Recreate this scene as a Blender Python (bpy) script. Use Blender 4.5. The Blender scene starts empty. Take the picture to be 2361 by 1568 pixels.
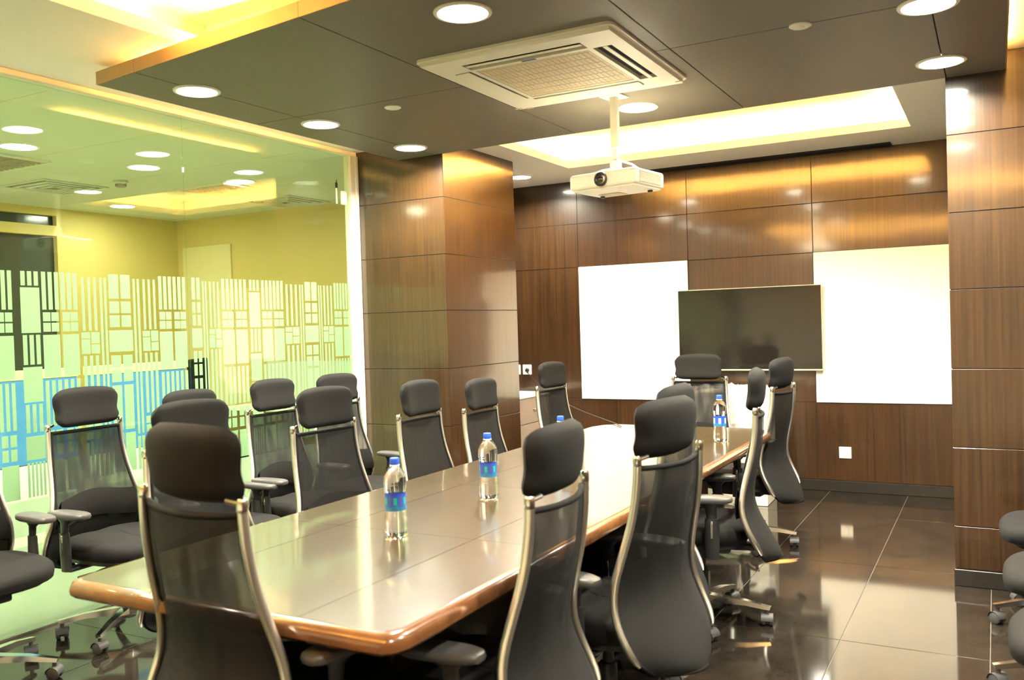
import bpy, bmesh, math, random
from mathutils import Vector, Matrix
random.seed(7)
PI = math.pi
R = math.radians
scene = bpy.context.scene
COL = scene.collection

# ------------------------------------------------------------------ camera
CAM_Z = 1.45
YAW, PITCH, ROLL = 0.50207644, -0.01867658, -0.03042004
fwd = Vector((-math.sin(YAW) * math.cos(PITCH), math.cos(YAW) * math.cos(PITCH), math.sin(PITCH)))
right = Vector((math.cos(YAW), math.sin(YAW), 0))
up = right.cross(fwd)
r2 = right * math.cos(ROLL) + up * math.sin(ROLL)
u2 = -right * math.sin(ROLL) + up * math.cos(ROLL)
cam_data = bpy.data.cameras.new('camera')
cam = bpy.data.objects.new('camera', cam_data)
COL.objects.link(cam)
cam.matrix_world = Matrix(((r2.x, u2.x, -fwd.x, 0), (r2.y, u2.y, -fwd.y, 0), (r2.z, u2.z, -fwd.z, CAM_Z), (0, 0, 0, 1)))
cam_data.sensor_fit = 'HORIZONTAL'
cam_data.sensor_width = 36
cam_data.lens = 36 * 2033.775 / 2361
cam_data.clip_start = 0.05
cam_data.dof.use_dof = True
cam_data.dof.focus_distance = 5.6
cam_data.dof.aperture_fstop = 3.4
scene.camera = cam

# ------------------------------------------------------------------ world, exposure
world = bpy.data.worlds.new('world')
scene.world = world
world.use_nodes = True
world.node_tree.nodes['Background'].inputs[0].default_value = (0.9, 0.95, 1.0, 1)
world.node_tree.nodes['Background'].inputs[1].default_value = 0.05
vs = scene.view_settings
vs.view_transform = 'Standard'
vs.look = 'None'
vs.gamma = 1
vs.use_curve_mapping = False
vs.exposure = 2.7
DOWN_W = 12.8        # power of each downlight
NEIGH_L = 23.0      # the same beyond the glass
COVE_L = 62.0        # radiance of the warm cove strips
DOWN_C = (1.0, 0.94, 0.76)
COVE_C = (1.0, 0.50, 0.115)

# ------------------------------------------------------------------ mesh helpers
class MB:
    def __init__(s):
        s.v = []; s.f = []
    def add(s, vs_, fs):
        o = len(s.v)
        s.v += [tuple(p) for p in vs_]
        s.f += [tuple(i + o for i in f) for f in fs]
        return s
    def box(s, x0, x1, y0, y1, z0, z1):
        return s.add([(x0, y0, z0), (x1, y0, z0), (x1, y1, z0), (x0, y1, z0), (x0, y0, z1), (x1, y0, z1), (x1, y1, z1), (x0, y1, z1)],
                     [(3, 2, 1, 0), (4, 5, 6, 7), (0, 1, 5, 4), (1, 2, 6, 5), (2, 3, 7, 6), (3, 0, 4, 7)])
    def bbox(s, x0, x1, y0, y1, z0, z1, b=0.004, seg=1):
        bm = bmesh.new()
        m = MB().box(x0, x1, y0, y1, z0, z1)
        vv = [bm.verts.new(p) for p in m.v]
        for f in m.f: bm.faces.new([vv[i] for i in f])
        bmesh.ops.bevel(bm, geom=bm.edges[:], offset=b, segments=seg, profile=0.5, affect='EDGES')
        bm.verts.index_update()
        s.add([v.co[:] for v in bm.verts], [[v.index for v in f.verts] for f in bm.faces])
        bm.free()
        return s
    def prism(s, poly, z0, z1):
        n = len(poly)
        return s.add([(x, y, z0) for x, y in poly] + [(x, y, z1) for x, y in poly],
                     [tuple(range(n - 1, -1, -1)), tuple(range(n, 2 * n))] + [(i, (i + 1) % n, n + (i + 1) % n, n + i) for i in range(n)])
    def lathe(s, prof, n=24, cx=0, cy=0, cap=True):
        o = []
        for r, z in prof:
            for k in range(n):
                a = 2 * PI * k / n
                o.append((cx + r * math.cos(a), cy + r * math.sin(a), z))
        fs = []
        for i in range(len(prof) - 1):
            for k in range(n):
                fs.append((i * n + k, i * n + (k + 1) % n, (i + 1) * n + (k + 1) % n, (i + 1) * n + k))
        if cap:
            fs.append(tuple(range(n - 1, -1, -1)))
            fs.append(tuple((len(prof) - 1) * n + k for k in range(n)))
        return s.add(o, fs)
    def tube(s, path, rx, ry=None, n=10, side=None):
        """sweep an ellipse along path; rx, ry may be lists"""
        P = [Vector(p) for p in path]
        m = len(P)
        rxs = rx if isinstance(rx, (list, tuple)) else [rx] * m
        rys = (ry if isinstance(ry, (list, tuple)) else [ry] * m) if ry is not None else rxs
        o = []; prev = None
        for i in range(m):
            t = (P[min(i + 1, m - 1)] - P[max(i - 1, 0)]).normalized()
            ref = Vector(side) if side else (prev if prev else (Vector((0, 0, 1)) if abs(t.z) < .9 else Vector((1, 0, 0))))
            a = (ref - t * ref.dot(t)).normalized()
            prev = a
            b = t.cross(a)
            for k in range(n):
                an = 2 * PI * k / n
                o.append(P[i] + a * rxs[i] * math.cos(an) + b * rys[i] * math.sin(an))
        fs = [(i * n + k, i * n + (k + 1) % n, (i + 1) * n + (k + 1) % n, (i + 1) * n + k) for i in range(m - 1) for k in range(n)]
        fs += [tuple(range(n - 1, -1, -1)), tuple((m - 1) * n + k for k in range(n))]
        return s.add(o, fs)
    def grid(s, rows, closed=False):
        nr, nc = len(rows), len(rows[0])
        fs = []
        for i in range(nr - 1):
            for j in range(nc if closed else nc - 1):
                fs.append((i * nc + j, i * nc + (j + 1) % nc, (i + 1) * nc + (j + 1) % nc, (i + 1) * nc + j))
        return s.add([p for r in rows for p in r], fs)
    def mesh(s, name, smooth=False, ang=40):
        me = bpy.data.meshes.new(name)
        me.from_pydata(s.v, [], s.f)
        bm = bmesh.new(); bm.from_mesh(me)
        bmesh.ops.recalc_face_normals(bm, faces=bm.faces[:])
        bm.to_mesh(me); bm.free()
        if smooth:
            me.polygons.foreach_set('use_smooth', [True] * len(me.polygons))
            me.set_sharp_from_angle(angle=R(ang))
        me.update()
        return me

def obj(name, mb, mat, parent=None, loc=(0, 0, 0), smooth=False, ang=40):
    me = mb.mesh(name, smooth, ang) if isinstance(mb, MB) else mb
    if mat is not None and not me.materials: me.materials.append(mat)
    o = bpy.data.objects.new(name, me)
    COL.objects.link(o)
    o.location = loc
    if parent: o.parent = parent
    return o
def empty(name, loc=(0, 0, 0), rz=0):
    o = bpy.data.objects.new(name, None)
    o.empty_display_size = 0.1
    COL.objects.link(o)
    o.location = loc; o.rotation_euler = (0, 0, rz)
    return o
def tag(o, label, cat, group=None):
    o['label'] = label; o['category'] = cat
    if group: o['group'] = group
    return o
def struct(o, label, cat):
    o['kind'] = 'structure'; o['label'] = label; o['category'] = cat
    return o
def copy_tree(o, parent=None):
    c = o.copy(); COL.objects.link(c); c.parent = parent
    for ch in list(o.children): copy_tree(ch, c)
    return c
def interp(pts, x):
    """smooth (Catmull-Rom) interpolation through (x, y) points sorted by x"""
    if x <= pts[0][0]: return pts[0][1]
    if x >= pts[-1][0]: return pts[-1][1]
    for i in range(len(pts) - 1):
        if pts[i][0] <= x <= pts[i + 1][0]:
            x0, y0 = pts[i]; x1, y1 = pts[i + 1]
            h = x1 - x0; t = (x - x0) / h
            m0 = (y1 - pts[i - 1][1]) / (x1 - pts[i - 1][0]) if i > 0 else (y1 - y0) / h
            m1 = (pts[i + 2][1] - y0) / (pts[i + 2][0] - x0) if i + 2 < len(pts) else (y1 - y0) / h
            return (2*t**3 - 3*t*t + 1) * y0 + (t**3 - 2*t*t + t) * h * m0 + (-2*t**3 + 3*t*t) * y1 + (t**3 - t*t) * h * m1

# ------------------------------------------------------------------ materials
def newmat(name):
    m = bpy.data.materials.new(name); m.use_nodes = True
    nt = m.node_tree
    return m, nt, nt.nodes['Principled BSDF']
def plain(name, col, rough=0.5, metal=0.0, spec=0.5, coat=0.0, coat_rough=0.05, noise=0.0, nscale=40):
    m, nt, b = newmat(name)
    b.inputs['Base Color'].default_value = (*col, 1)
    b.inputs['Roughness'].default_value = rough
    b.inputs['Metallic'].default_value = metal
    b.inputs['Specular IOR Level'].default_value = spec
    b.inputs['Coat Weight'].default_value = coat
    b.inputs['Coat Roughness'].default_value = coat_rough
    if noise:
        g = nt.nodes.new('ShaderNodeNewGeometry')
        n = nt.nodes.new('ShaderNodeTexNoise'); n.inputs['Scale'].default_value = nscale; n.inputs['Detail'].default_value = 4
        nt.links.new(g.outputs['Position'], n.inputs['Vector'])
        mx = nt.nodes.new('ShaderNodeMix'); mx.data_type = 'RGBA'
        mx.inputs[6].default_value = (*[c * (1 - noise) for c in col], 1)
        mx.inputs[7].default_value = (*[min(1, c * (1 + noise)) for c in col], 1)
        nt.links.new(n.outputs['Fac'], mx.inputs[0]); nt.links.new(mx.outputs[2], b.inputs['Base Color'])
    return m
def emit(name, col, strength):
    m = bpy.data.materials.new(name); m.use_nodes = True
    nt = m.node_tree; nt.nodes.clear()
    e = nt.nodes.new('ShaderNodeEmission'); o = nt.nodes.new('ShaderNodeOutputMaterial')
    e.inputs[0].default_value = (*col, 1); e.inputs[1].default_value = strength
    nt.links.new(e.outputs[0], o.inputs[0])
    return m
def wood(name, c0, c1, stretch, rough=0.3, coat=0.6, coat_rough=0.08, bump=0.02):
    """veneer: fine streaks running along the axis with the small stretch factor"""
    m, nt, b = newmat(name)
    g = nt.nodes.new('ShaderNodeNewGeometry')
    mp = nt.nodes.new('ShaderNodeMapping'); mp.inputs['Scale'].default_value = stretch
    nt.links.new(g.outputs['Position'], mp.inputs['Vector'])
    n1 = nt.nodes.new('ShaderNodeTexNoise'); n1.inputs['Scale'].default_value = 1.0; n1.inputs['Detail'].default_value = 5; n1.inputs['Roughness'].default_value = 0.65
    nt.links.new(mp.outputs[0], n1.inputs['Vector'])
    n2 = nt.nodes.new('ShaderNodeTexNoise'); n2.inputs['Scale'].default_value = 2.2; n2.inputs['Detail'].default_value = 3
    nt.links.new(g.outputs['Position'], n2.inputs['Vector'])
    cr = nt.nodes.new('ShaderNodeValToRGB')
    cr.color_ramp.elements[0].position = 0.32; cr.color_ramp.elements[0].color = (*c0, 1)
    cr.color_ramp.elements[1].position = 0.68; cr.color_ramp.elements[1].color = (*c1, 1)
    nt.links.new(n1.outputs['Fac'], cr.inputs[0])
    hs = nt.nodes.new('ShaderNodeMix'); hs.data_type = 'RGBA'; hs.blend_type = 'MULTIPLY'; hs.inputs[0].default_value = 0.35
    c2 = nt.nodes.new('ShaderNodeValToRGB'); c2.color_ramp.elements[0].color = (.55, .55, .5, 1); c2.color_ramp.elements[0].position = .35; c2.color_ramp.elements[1].position = .65
    nt.links.new(n2.outputs['Fac'], c2.inputs[0])
    nt.links.new(cr.outputs[0], hs.inputs[6]); nt.links.new(c2.outputs[0], hs.inputs[7])
    nt.links.new(hs.outputs[2], b.inputs['Base Color'])
    b.inputs['Roughness'].default_value = rough
    b.inputs['Coat Weight'].default_value = coat; b.inputs['Coat Roughness'].default_value = coat_rough
    bp = nt.nodes.new('ShaderNodeBump'); bp.inputs['Strength'].default_value = bump; bp.inputs['Distance'].default_value = 0.01
    nt.links.new(n1.outputs['Fac'], bp.inputs['Height'])
    nt.links.new(bp.outputs[0], b.inputs['Normal']); 
    bp2 = nt.nodes.new('ShaderNodeBump'); bp2.inputs['Strength'].default_value = 0.05; bp2.inputs['Distance'].default_value = 0.02
    nt.links.new(n2.outputs['Fac'], bp2.inputs['Height']); nt.links.new(bp2.outputs[0], b.inputs['Coat Normal'])
    return m
def glassmat(name, tint, refl=1.0):
    m = bpy.data.materials.new(name); m.use_nodes = True
    nt = m.node_tree; nt.nodes.clear()
    o = nt.nodes.new('ShaderNodeOutputMaterial'); t = nt.nodes.new('ShaderNodeBsdfTransparent'); g = nt.nodes.new('ShaderNodeBsdfGlossy')
    # Schlick reflectance, the same on both faces of the pane
    ge = nt.nodes.new('ShaderNodeNewGeometry'); vm = nt.nodes.new('ShaderNodeVectorMath'); vm.operation = 'DOT_PRODUCT'
    nt.links.new(ge.outputs['Incoming'], vm.inputs[0]); nt.links.new(ge.outputs['Normal'], vm.inputs[1])
    ab = nt.nodes.new('ShaderNodeMath'); ab.operation = 'ABSOLUTE'; nt.links.new(vm.outputs['Value'], ab.inputs[0])
    om = nt.nodes.new('ShaderNodeMath'); om.operation = 'SUBTRACT'; om.inputs[0].default_value = 1.0; nt.links.new(ab.outputs[0], om.inputs[1])
    pw = nt.nodes.new('ShaderNodeMath'); pw.operation = 'POWER'; pw.inputs[1].default_value = 5.0; nt.links.new(om.outputs[0], pw.inputs[0])
    f = nt.nodes.new('ShaderNodeMath'); f.operation = 'MULTIPLY_ADD'; f.inputs[1].default_value = 0.955; f.inputs[2].default_value = 0.045; nt.links.new(pw.outputs[0], f.inputs[0])
    mu = nt.nodes.new('ShaderNodeMath'); mu.operation = 'MULTIPLY'; mu.inputs[1].default_value = refl
    mx = nt.nodes.new('ShaderNodeMixShader')
    t.inputs[0].default_value = (*tint, 1); g.inputs[0].default_value = (.95, 1, .95, 1); g.inputs[1].default_value = 0.0
    nt.links.new(f.outputs[0], mu.inputs[0]); nt.links.new(mu.outputs[0], mx.inputs[0])
    nt.links.new(t.outputs[0], mx.inputs[1]); nt.links.new(g.outputs[0], mx.inputs[2]); nt.links.new(mx.outputs[0], o.inputs[0])
    return m
def filmmat(name, col, transp=0.12):
    m = bpy.data.materials.new(name); m.use_nodes = True
    nt = m.node_tree; nt.nodes.clear()
    o = nt.nodes.new('ShaderNodeOutputMaterial'); d = nt.nodes.new('ShaderNodeBsdfDiffuse'); t = nt.nodes.new('ShaderNodeBsdfTranslucent'); tr = nt.nodes.new('ShaderNodeBsdfTransparent')
    a = nt.nodes.new('ShaderNodeMixShader'); b = nt.nodes.new('ShaderNodeMixShader')
    d.inputs[0].default_value = (*[c * .45 for c in col], 1); t.inputs[0].default_value = (*col, 1)
    a.inputs[0].default_value = 0.6; b.inputs[0].default_value = transp
    nt.links.new(d.outputs[0], a.inputs[1]); nt.links.new(t.outputs[0], a.inputs[2])
    nt.links.new(a.outputs[0], b.inputs[1]); nt.links.new(tr.outputs[0], b.inputs[2]); nt.links.new(b.outputs[0], o.inputs[0])
    return m
def meshfabric(name, col, transp):
    m, nt, b = newmat(name)
    b.inputs['Base Color'].default_value = (*col, 1); b.inputs['Roughness'].default_value = 0.75
    b.inputs['Specular IOR Level'].default_value = 0.25
    out = nt.nodes['Material Output']
    tr = nt.nodes.new('ShaderNodeBsdfTransparent'); mx = nt.nodes.new('ShaderNodeMixShader')
    # stretched weave: slightly uneven openness
    tc = nt.nodes.new('ShaderNodeTexCoord'); mp = nt.nodes.new('ShaderNodeMapping'); mp.inputs['Scale'].default_value = (22, 22, 4)
    n = nt.nodes.new('ShaderNodeTexNoise'); n.inputs['Scale'].default_value = 1.0; n.inputs['Detail'].default_value = 1
    mr = nt.nodes.new('ShaderNodeMapRange'); mr.inputs[1].default_value = .35; mr.inputs[2].default_value = .65
    mr.inputs[3].default_value = transp * 0.6; mr.inputs[4].default_value = min(1, transp * 1.4)
    nt.links.new(tc.outputs['Object'], mp.inputs[0]); nt.links.new(mp.outputs[0], n.inputs['Vector']); nt.links.new(n.outputs['Fac'], mr.inputs[0])
    # the fabric is less see-through below the lumbar bend
    sp = nt.nodes.new('ShaderNodeSeparateXYZ'); nt.links.new(tc.outputs['Object'], sp.inputs[0])
    hz = nt.nodes.new('ShaderNodeMapRange'); hz.inputs[1].default_value = .50; hz.inputs[2].default_value = .64; hz.inputs[3].default_value = 0.15; hz.inputs[4].default_value = 1.0
    nt.links.new(sp.outputs['Z'], hz.inputs[0])
    mm = nt.nodes.new('ShaderNodeMath'); mm.operation = 'MULTIPLY'; nt.links.new(mr.outputs[0], mm.inputs[0]); nt.links.new(hz.outputs[0], mm.inputs[1])
    nt.links.new(mm.outputs[0], mx.inputs[0]); nt.links.new(b.outputs[0], mx.inputs[1]); nt.links.new(tr.outputs[0], mx.inputs[2])
    nt.links.new(mx.outputs[0], out.inputs[0])
    return m

M = {}
M['wood'] = wood('walnut_veneer', (0.017, 0.0070, 0.0018), (0.049, 0.0210, 0.0054), (95, 95, 1.3), rough=0.32, coat=0.9, coat_rough=0.10)
M['table'] = wood('table_veneer', (0.026, 0.0152, 0.0036), (0.043, 0.026, 0.0066), (70, 1.6, 20), rough=0.28, coat=0.7, coat_rough=0.07, bump=0.01)
M['table_edge'] = wood('table_edge_lipping', (0.12, 0.045, 0.015), (0.20, 0.080, 0.026), (9, 9, 9), rough=0.22, coat=1.0, coat_rough=0.06, bump=0.0)
M['table_base'] = wood('table_base_veneer', (0.035, 0.018, 0.008), (0.065, 0.036, 0.015), (60, 60, 1.5), rough=0.4, coat=0.4)
M['joint'] = plain('dark_joint', (0.012, 0.008, 0.005), 0.8)
M['slab'] = plain('slate_grey_laminate', (0.160, 0.136, 0.100), 0.5, spec=0.35, noise=0.10, nscale=35)
M['slab_edge'] = plain('slab_edge_wood', (0.40, 0.26, 0.12), 0.45, noise=0.1, nscale=20)
M['white_paint'] = plain('white_ceiling_paint', (0.80, 0.77, 0.68), 0.7, noise=0.02, nscale=6)
M['cream_paint'] = plain('cream_wall_paint', (0.74, 0.68, 0.55), 0.6, noise=0.03, nscale=6)
M['frame'] = plain('pale_frame_paint', (0.80, 0.76, 0.60), 0.45)
M['granite'] = None
m, nt, b = newmat('polished_granite')
g = nt.nodes.new('ShaderNodeNewGeometry')
n1 = nt.nodes.new('ShaderNodeTexNoise'); n1.inputs['Scale'].default_value = 5; n1.inputs['Detail'].default_value = 8; n1.inputs['Roughness'].default_value = 0.7
n2 = nt.nodes.new('ShaderNodeTexNoise'); n2.inputs['Scale'].default_value = 160; n2.inputs['Detail'].default_value = 2
nt.links.new(g.outputs['Position'], n1.inputs['Vector']); nt.links.new(g.outputs['Position'], n2.inputs['Vector'])
ad = nt.nodes.new('ShaderNodeMath'); ad.operation = 'MULTIPLY_ADD'; ad.inputs[1].default_value = 0.5
nt.links.new(n2.outputs['Fac'], ad.inputs[0]); 
hf = nt.nodes.new('ShaderNodeMath'); hf.operation = 'MULTIPLY'; hf.inputs[1].default_value = 0.5
nt.links.new(n1.outputs['Fac'], hf.inputs[0]); nt.links.new(hf.outputs[0], ad.inputs[2])
cr = nt.nodes.new('ShaderNodeValToRGB')
cr.color_ramp.elements[0].position = .38; cr.color_ramp.elements[0].color = (.006, .0055, .005, 1)
cr.color_ramp.elements[1].position = .64; cr.color_ramp.elements[1].color = (.026, .019, .013, 1)
nt.links.new(ad.outputs[0], cr.inputs[0]); nt.links.new(cr.outputs[0], b.inputs['Base Color'])
b.inputs['Roughness'].default_value = 0.07; b.inputs['Specular IOR Level'].default_value = 0.65
M['granite'] = m
M['grout'] = plain('pale_grout', (0.085, 0.072, 0.056), 0.8)
M['skirting'] = plain('dark_granite_skirting', (0.020, 0.018, 0.016), 0.18, noise=0.3, nscale=60)
M['chrome'] = plain('chrome', (0.82, 0.81, 0.78), 0.13, metal=1.0)
M['post'] = plain('satin_chrome', (0.88, 0.86, 0.78), 0.30, metal=1.0)
M['brushed'] = plain('satin_aluminium', (0.70, 0.68, 0.62), 0.28, metal=1.0)
M['black_fabric'] = plain('black_fabric', (0.0068, 0.0065, 0.0060), 0.85, spec=0.18, noise=0.25, nscale=300)
M['mesh'] = meshfabric('black_mesh_fabric', (0.0085, 0.008, 0.0072), 0.27)
M['black_plastic'] = plain('black_plastic', (0.018, 0.018, 0.018), 0.38)
M['pad'] = plain('soft_grey_arm_pad', (0.050, 0.048, 0.046), 0.45)
M['red_plastic'] = plain('orange_knob_plastic', (0.75, 0.12, 0.03), 0.4)
M['rubber'] = plain('grey_caster_plastic', (0.045, 0.045, 0.045), 0.5)
M['whiteboard'] = plain('white_board_enamel', (0.92, 0.91, 0.82), 0.25, coat=0.3, coat_rough=0.2)
M['screen'] = plain('screen_glass', (0.012, 0.011, 0.010), 0.09, spec=0.75)
M['silver'] = plain('silver_plastic', (0.70, 0.66, 0.58), 0.3, metal=0.7)
M['white_plastic'] = plain('white_plastic', (0.82, 0.78, 0.66), 0.4)
M['cream_plastic'] = plain('cream_grille_plastic', (0.66, 0.54, 0.36), 0.55)
M['dark'] = plain('dark_void', (0.010, 0.009, 0.008), 0.8)
M['blue_mark'] = plain('blue_print', (0.06, 0.09, 0.45), 0.5)
M['lens'] = plain('lens_glass', (0.015, 0.012, 0.008), 0.05, spec=1.0)
M['down'] = emit('downlight_diffuser', DOWN_C, 12.0)
M['ndown'] = emit('office_downlight_diffuser', (1.0, 0.98, 0.78), NEIGH_L)
M['cove'] = emit('cove_strip', COVE_C, COVE_L)
M['led'] = emit('red_status_led', (1, .05, .03), 3)
M['glass'] = glassmat('partition_glass', (0.90, 0.97, 0.88), 0.95)
M['film'] = filmmat('frosted_vinyl', (0.76, 0.90, 0.74), 0.10)
M['film_low'] = filmmat('plain_frosted_vinyl', (0.93, 0.98, 0.90), 0.35)
M['yellow'] = plain('yellow_wall_paint', (0.70, 0.55, 0.19), 0.6)
M['yellow_pale'] = plain('pale_yellow_wall_paint', (0.78, 0.68, 0.36), 0.6)
M['nceil'] = plain('office_ceiling_tile', (0.60, 0.63, 0.48), 0.7)
M['nfloor'] = plain('office_floor', (0.80, 0.82, 0.66), 0.5)
M['blue'] = plain('blue_partition_fabric', (0.055, 0.20, 0.52), 0.7)
M['teal_dark'] = plain('dark_doorway_glass', (0.06, 0.075, 0.06), 0.15)
M['carton'] = plain('white_carton', (0.74, 0.68, 0.55), 0.7, noise=0.05, nscale=12)
M['cab'] = plain('grey_laminate', (0.30, 0.25, 0.22), 0.35)
M['paper'] = plain('white_paper', (0.85, 0.80, 0.72), 0.6)
M['cap'] = plain('blue_cap_plastic', (0.02, 0.09, 0.62), 0.35)
m, nt, b = newmat('clear_plastic_wrap')
b.inputs['Base Color'].default_value = (.9, .9, .88, 1); b.inputs['Roughness'].default_value = .12; b.inputs['Alpha'].default_value = .38
M['wrap'] = m
m, nt, b = newmat('bottle_water')
b.inputs['Base Color'].default_value = (.97, .99, 1, 1); b.inputs['Roughness'].default_value = 0.0
b.inputs['Transmission Weight'].default_value = 1.0; b.inputs['IOR'].default_value = 1.25
M['water'] = m

def labelmat(name, variant):
    """printed bottle label: bands and blocks of colour round the bottle"""
    m, nt, b = newmat(name)
    tc = nt.nodes.new('ShaderNodeTexCoord'); sp = nt.nodes.new('ShaderNodeSeparateXYZ'); nt.links.new(tc.outputs['Object'], sp.inputs[0])
    at = nt.nodes.new('ShaderNodeMath'); at.operation = 'ARCTAN2'; nt.links.new(sp.outputs['Y'], at.inputs[0]); nt.links.new(sp.outputs['X'], at.inputs[1])
    def between(src, lo, hi):
        a = nt.nodes.new('ShaderNodeMath'); a.operation = 'GREATER_THAN'; a.inputs[1].default_value = lo; nt.links.new(src, a.inputs[0])
        c = nt.nodes.new('ShaderNodeMath'); c.operation = 'LESS_THAN'; c.inputs[1].default_value = hi; nt.links.new(src, c.inputs[0])
        d = nt.nodes.new('ShaderNodeMath'); d.operation = 'MULTIPLY'; nt.links.new(a.outputs[0], d.inputs[0]); nt.links.new(c.outputs[0], d.inputs[1])
        return d.outputs[0]
    cur = (0.022, 0.075, 0.36)
    last = None
    def over(fac, col):
        nonlocal last
        mx = nt.nodes.new('ShaderNodeMix'); mx.data_type = 'RGBA'
        if last is None: mx.inputs[6].default_value = (*cur, 1)
        else: nt.links.new(last, mx.inputs[6])
        mx.inputs[7].default_value = (*col, 1); nt.links.new(fac, mx.inputs[0]); last = mx.outputs[2]
    def both(a, c):
        d = nt.nodes.new('ShaderNodeMath'); d.operation = 'MULTIPLY'; nt.links.new(a, d.inputs[0]); nt.links.new(c, d.inputs[1]); return d.outputs[0]
    Z = sp.outputs['Z']; A = at.outputs[0]
    over(between(Z, .05, .106), (0.02, 0.15, 0.30))
    over(between(Z, .139, .16), (0.015, 0.05, 0.42))
    for k in range(-3, 4):
        a0 = k * 1.05
        if variant == 0:
            over(both(between(A, a0, a0 + .34), between(Z, .108, .132)), (0.01, 0.33, 0.28))
            over(both(between(A, a0 + .5, a0 + .95), between(Z, .1, .136)), (0.05, 0.07, 0.32))
        else:
            over(both(between(A, a0, a0 + .4), between(Z, .104, .134)), (0.60, 0.72, 0.85))
            over(both(between(A, a0 + .5, a0 + .62), between(Z, .08, .136)), (0.02, 0.06, 0.42))
    nt.links.new(last, b.inputs['Base Color']); b.inputs['Roughness'].default_value = 0.35
    return m
M['label_a'] = labelmat('teal_blue_label', 0)
M['label_b'] = labelmat('white_blue_label', 1)

# ------------------------------------------------------------------ room dimensions
YB = 7.57            # back wall
YF = -1.7            # wall behind the camera
XG = -4.20           # glass partition
XR = 0.92            # right wall
ZC = 2.76            # white ceiling
ZS = 2.662           # underside of the dark hung slab
Y1 = 5.265           # front of the left pillar
Y2 = 5.163           # front of the right pillar
G = 0.004            # half joint

# floor: polished tiles over pale grout
fl = struct(obj('floor', MB().box(XG - .12, XR, YF, YB + .1, -.06, -.0015), M['grout']), 'dark polished granite tile floor of the meeting room', 'floor')
TX, TY = 0.585, 1.286
tile_mesh = MB().bbox(-TX/2 + .0016, TX/2 - .0016, -TY/2 + .0016, TY/2 - .0016, -.02, 0, .0012).mesh('tile')
tile_mesh.materials.append(M['granite'])
ix0 = -1.215 - TX * 5
for i in range(9):
    for j in range(8):
        xc = ix0 + (i + .5) * TX; yc = 6.667 + TY * .5 - j * TY - 0.0
        if xc + TX/2 > XR + .5 or xc - TX/2 < XG - .4: continue
        obj('tile', tile_mesh, None, fl, (xc, yc, 0))
# bring the last row to the back wall
wb_rows = [(0.0, .095)]

# wood panelling
def panel_face(parent, axis, plane, depth, cols, rows):
    """panels standing proud of a substrate. axis 'y': face looks to -Y at y=plane; axis 'x': face looks to +X at x=plane"""
    for a0, a1 in zip(cols[:-1], cols[1:]):
        for z0, z1 in zip(rows[:-1], rows[1:]):
            mb = MB()
            if axis == 'y': mb.bbox(a0 + G*.6, a1 - G*.6, plane, plane + depth, z0 + G*.6, z1 - G*.6, .0008)
            else: mb.bbox(plane - depth, plane, a0 + G*.6, a1 - G*.6, z0 + G*.6, z1 - G*.6, .0008)
            obj('wood_panel', mb, M['wood'], parent)
ROWS = [.09, .315, .729, 1.142, 1.557, 1.958, 2.362, ZC - .002]
wb = struct(obj('wall_back', MB().box(XG - .1, -.1, YB - .014, YB + .15, 0, ZC + .25), M['joint']), 'walnut panelled back wall with whiteboards and screen', 'wall')
BR = [.09, .727, 1.956, 2.362, ZC - .002]
panel_face(wb, 'y', YB - .018, .02, [XG - .02, -3.413, -2.36, -1.306, -.20], BR)
bbk = struct(obj('baseboard_back', MB().bbox(XG - .02, -.20, YB - .03, YB - .001, 0, .088, .003), M['skirting']), 'low dark granite skirting under the back wall panels', 'baseboard')

# left pillar, with the niche wall behind it
XP = -3.407
pl = struct(obj('wall_left', MB().box(XG + .012, XP - .004, Y1 + .004, 6.306, 0, ZC + .2).box(XG - .1, XG - .02, Y1 + .018, YB + .1, 0, ZC + .2), M['joint']), 'walnut clad pillar between the glass partition and the niche', 'wall')
panel_face(pl, 'y', Y1, .02, [-4.19, XP], ROWS)
panel_face(pl, 'x', XP, .02, [Y1 + .001, 6.31], ROWS)
struct(obj('baseboard_left', MB().bbox(-4.19, XP + .012, Y1 - .012, 6.31, 0, .088, .003), M['skirting']), 'dark granite skirting round the foot of the left pillar', 'baseboard')

# right pillar and right wall
pr = struct(obj('wall_right', MB().box(-.205, XR + .2, Y2 + .004, YB + .1, 0, ZC + .25).box(XR - .014, XR + .2, YF, Y2 + .05, 0, ZC + .25), M['joint']), 'walnut clad pillar and right wall of the meeting room', 'wall')
panel_face(pr, 'y', Y2, .02, [-.212, XR], ROWS)
for z0, z1 in zip(ROWS[:-1], ROWS[1:]):
    for k in range(4):
        y0 = YF + k * (Y2 - YF) / 4; y1 = y0 + (Y2 - YF) / 4
        obj('wood_panel', MB().bbox(XR - .018, XR + .002, y0 + G*.6, y1 - G*.6, z0 + G*.6, z1 - G*.6, .0008), M['wood'], pr)
struct(obj('baseboard_right', MB().bbox(-.215, XR - .02, Y2 - .012, Y2 + .01, 0, .088, .003), M['skirting']), 'dark granite skirting at the foot of the right pillar', 'baseboard')
wf = struct(obj('wall_front', MB().box(-4.6, XR + .2, YF - .15, YF, 0, ZC + .25), M['cream_paint']), 'cream painted wall at the near end of the room', 'wall')

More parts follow.
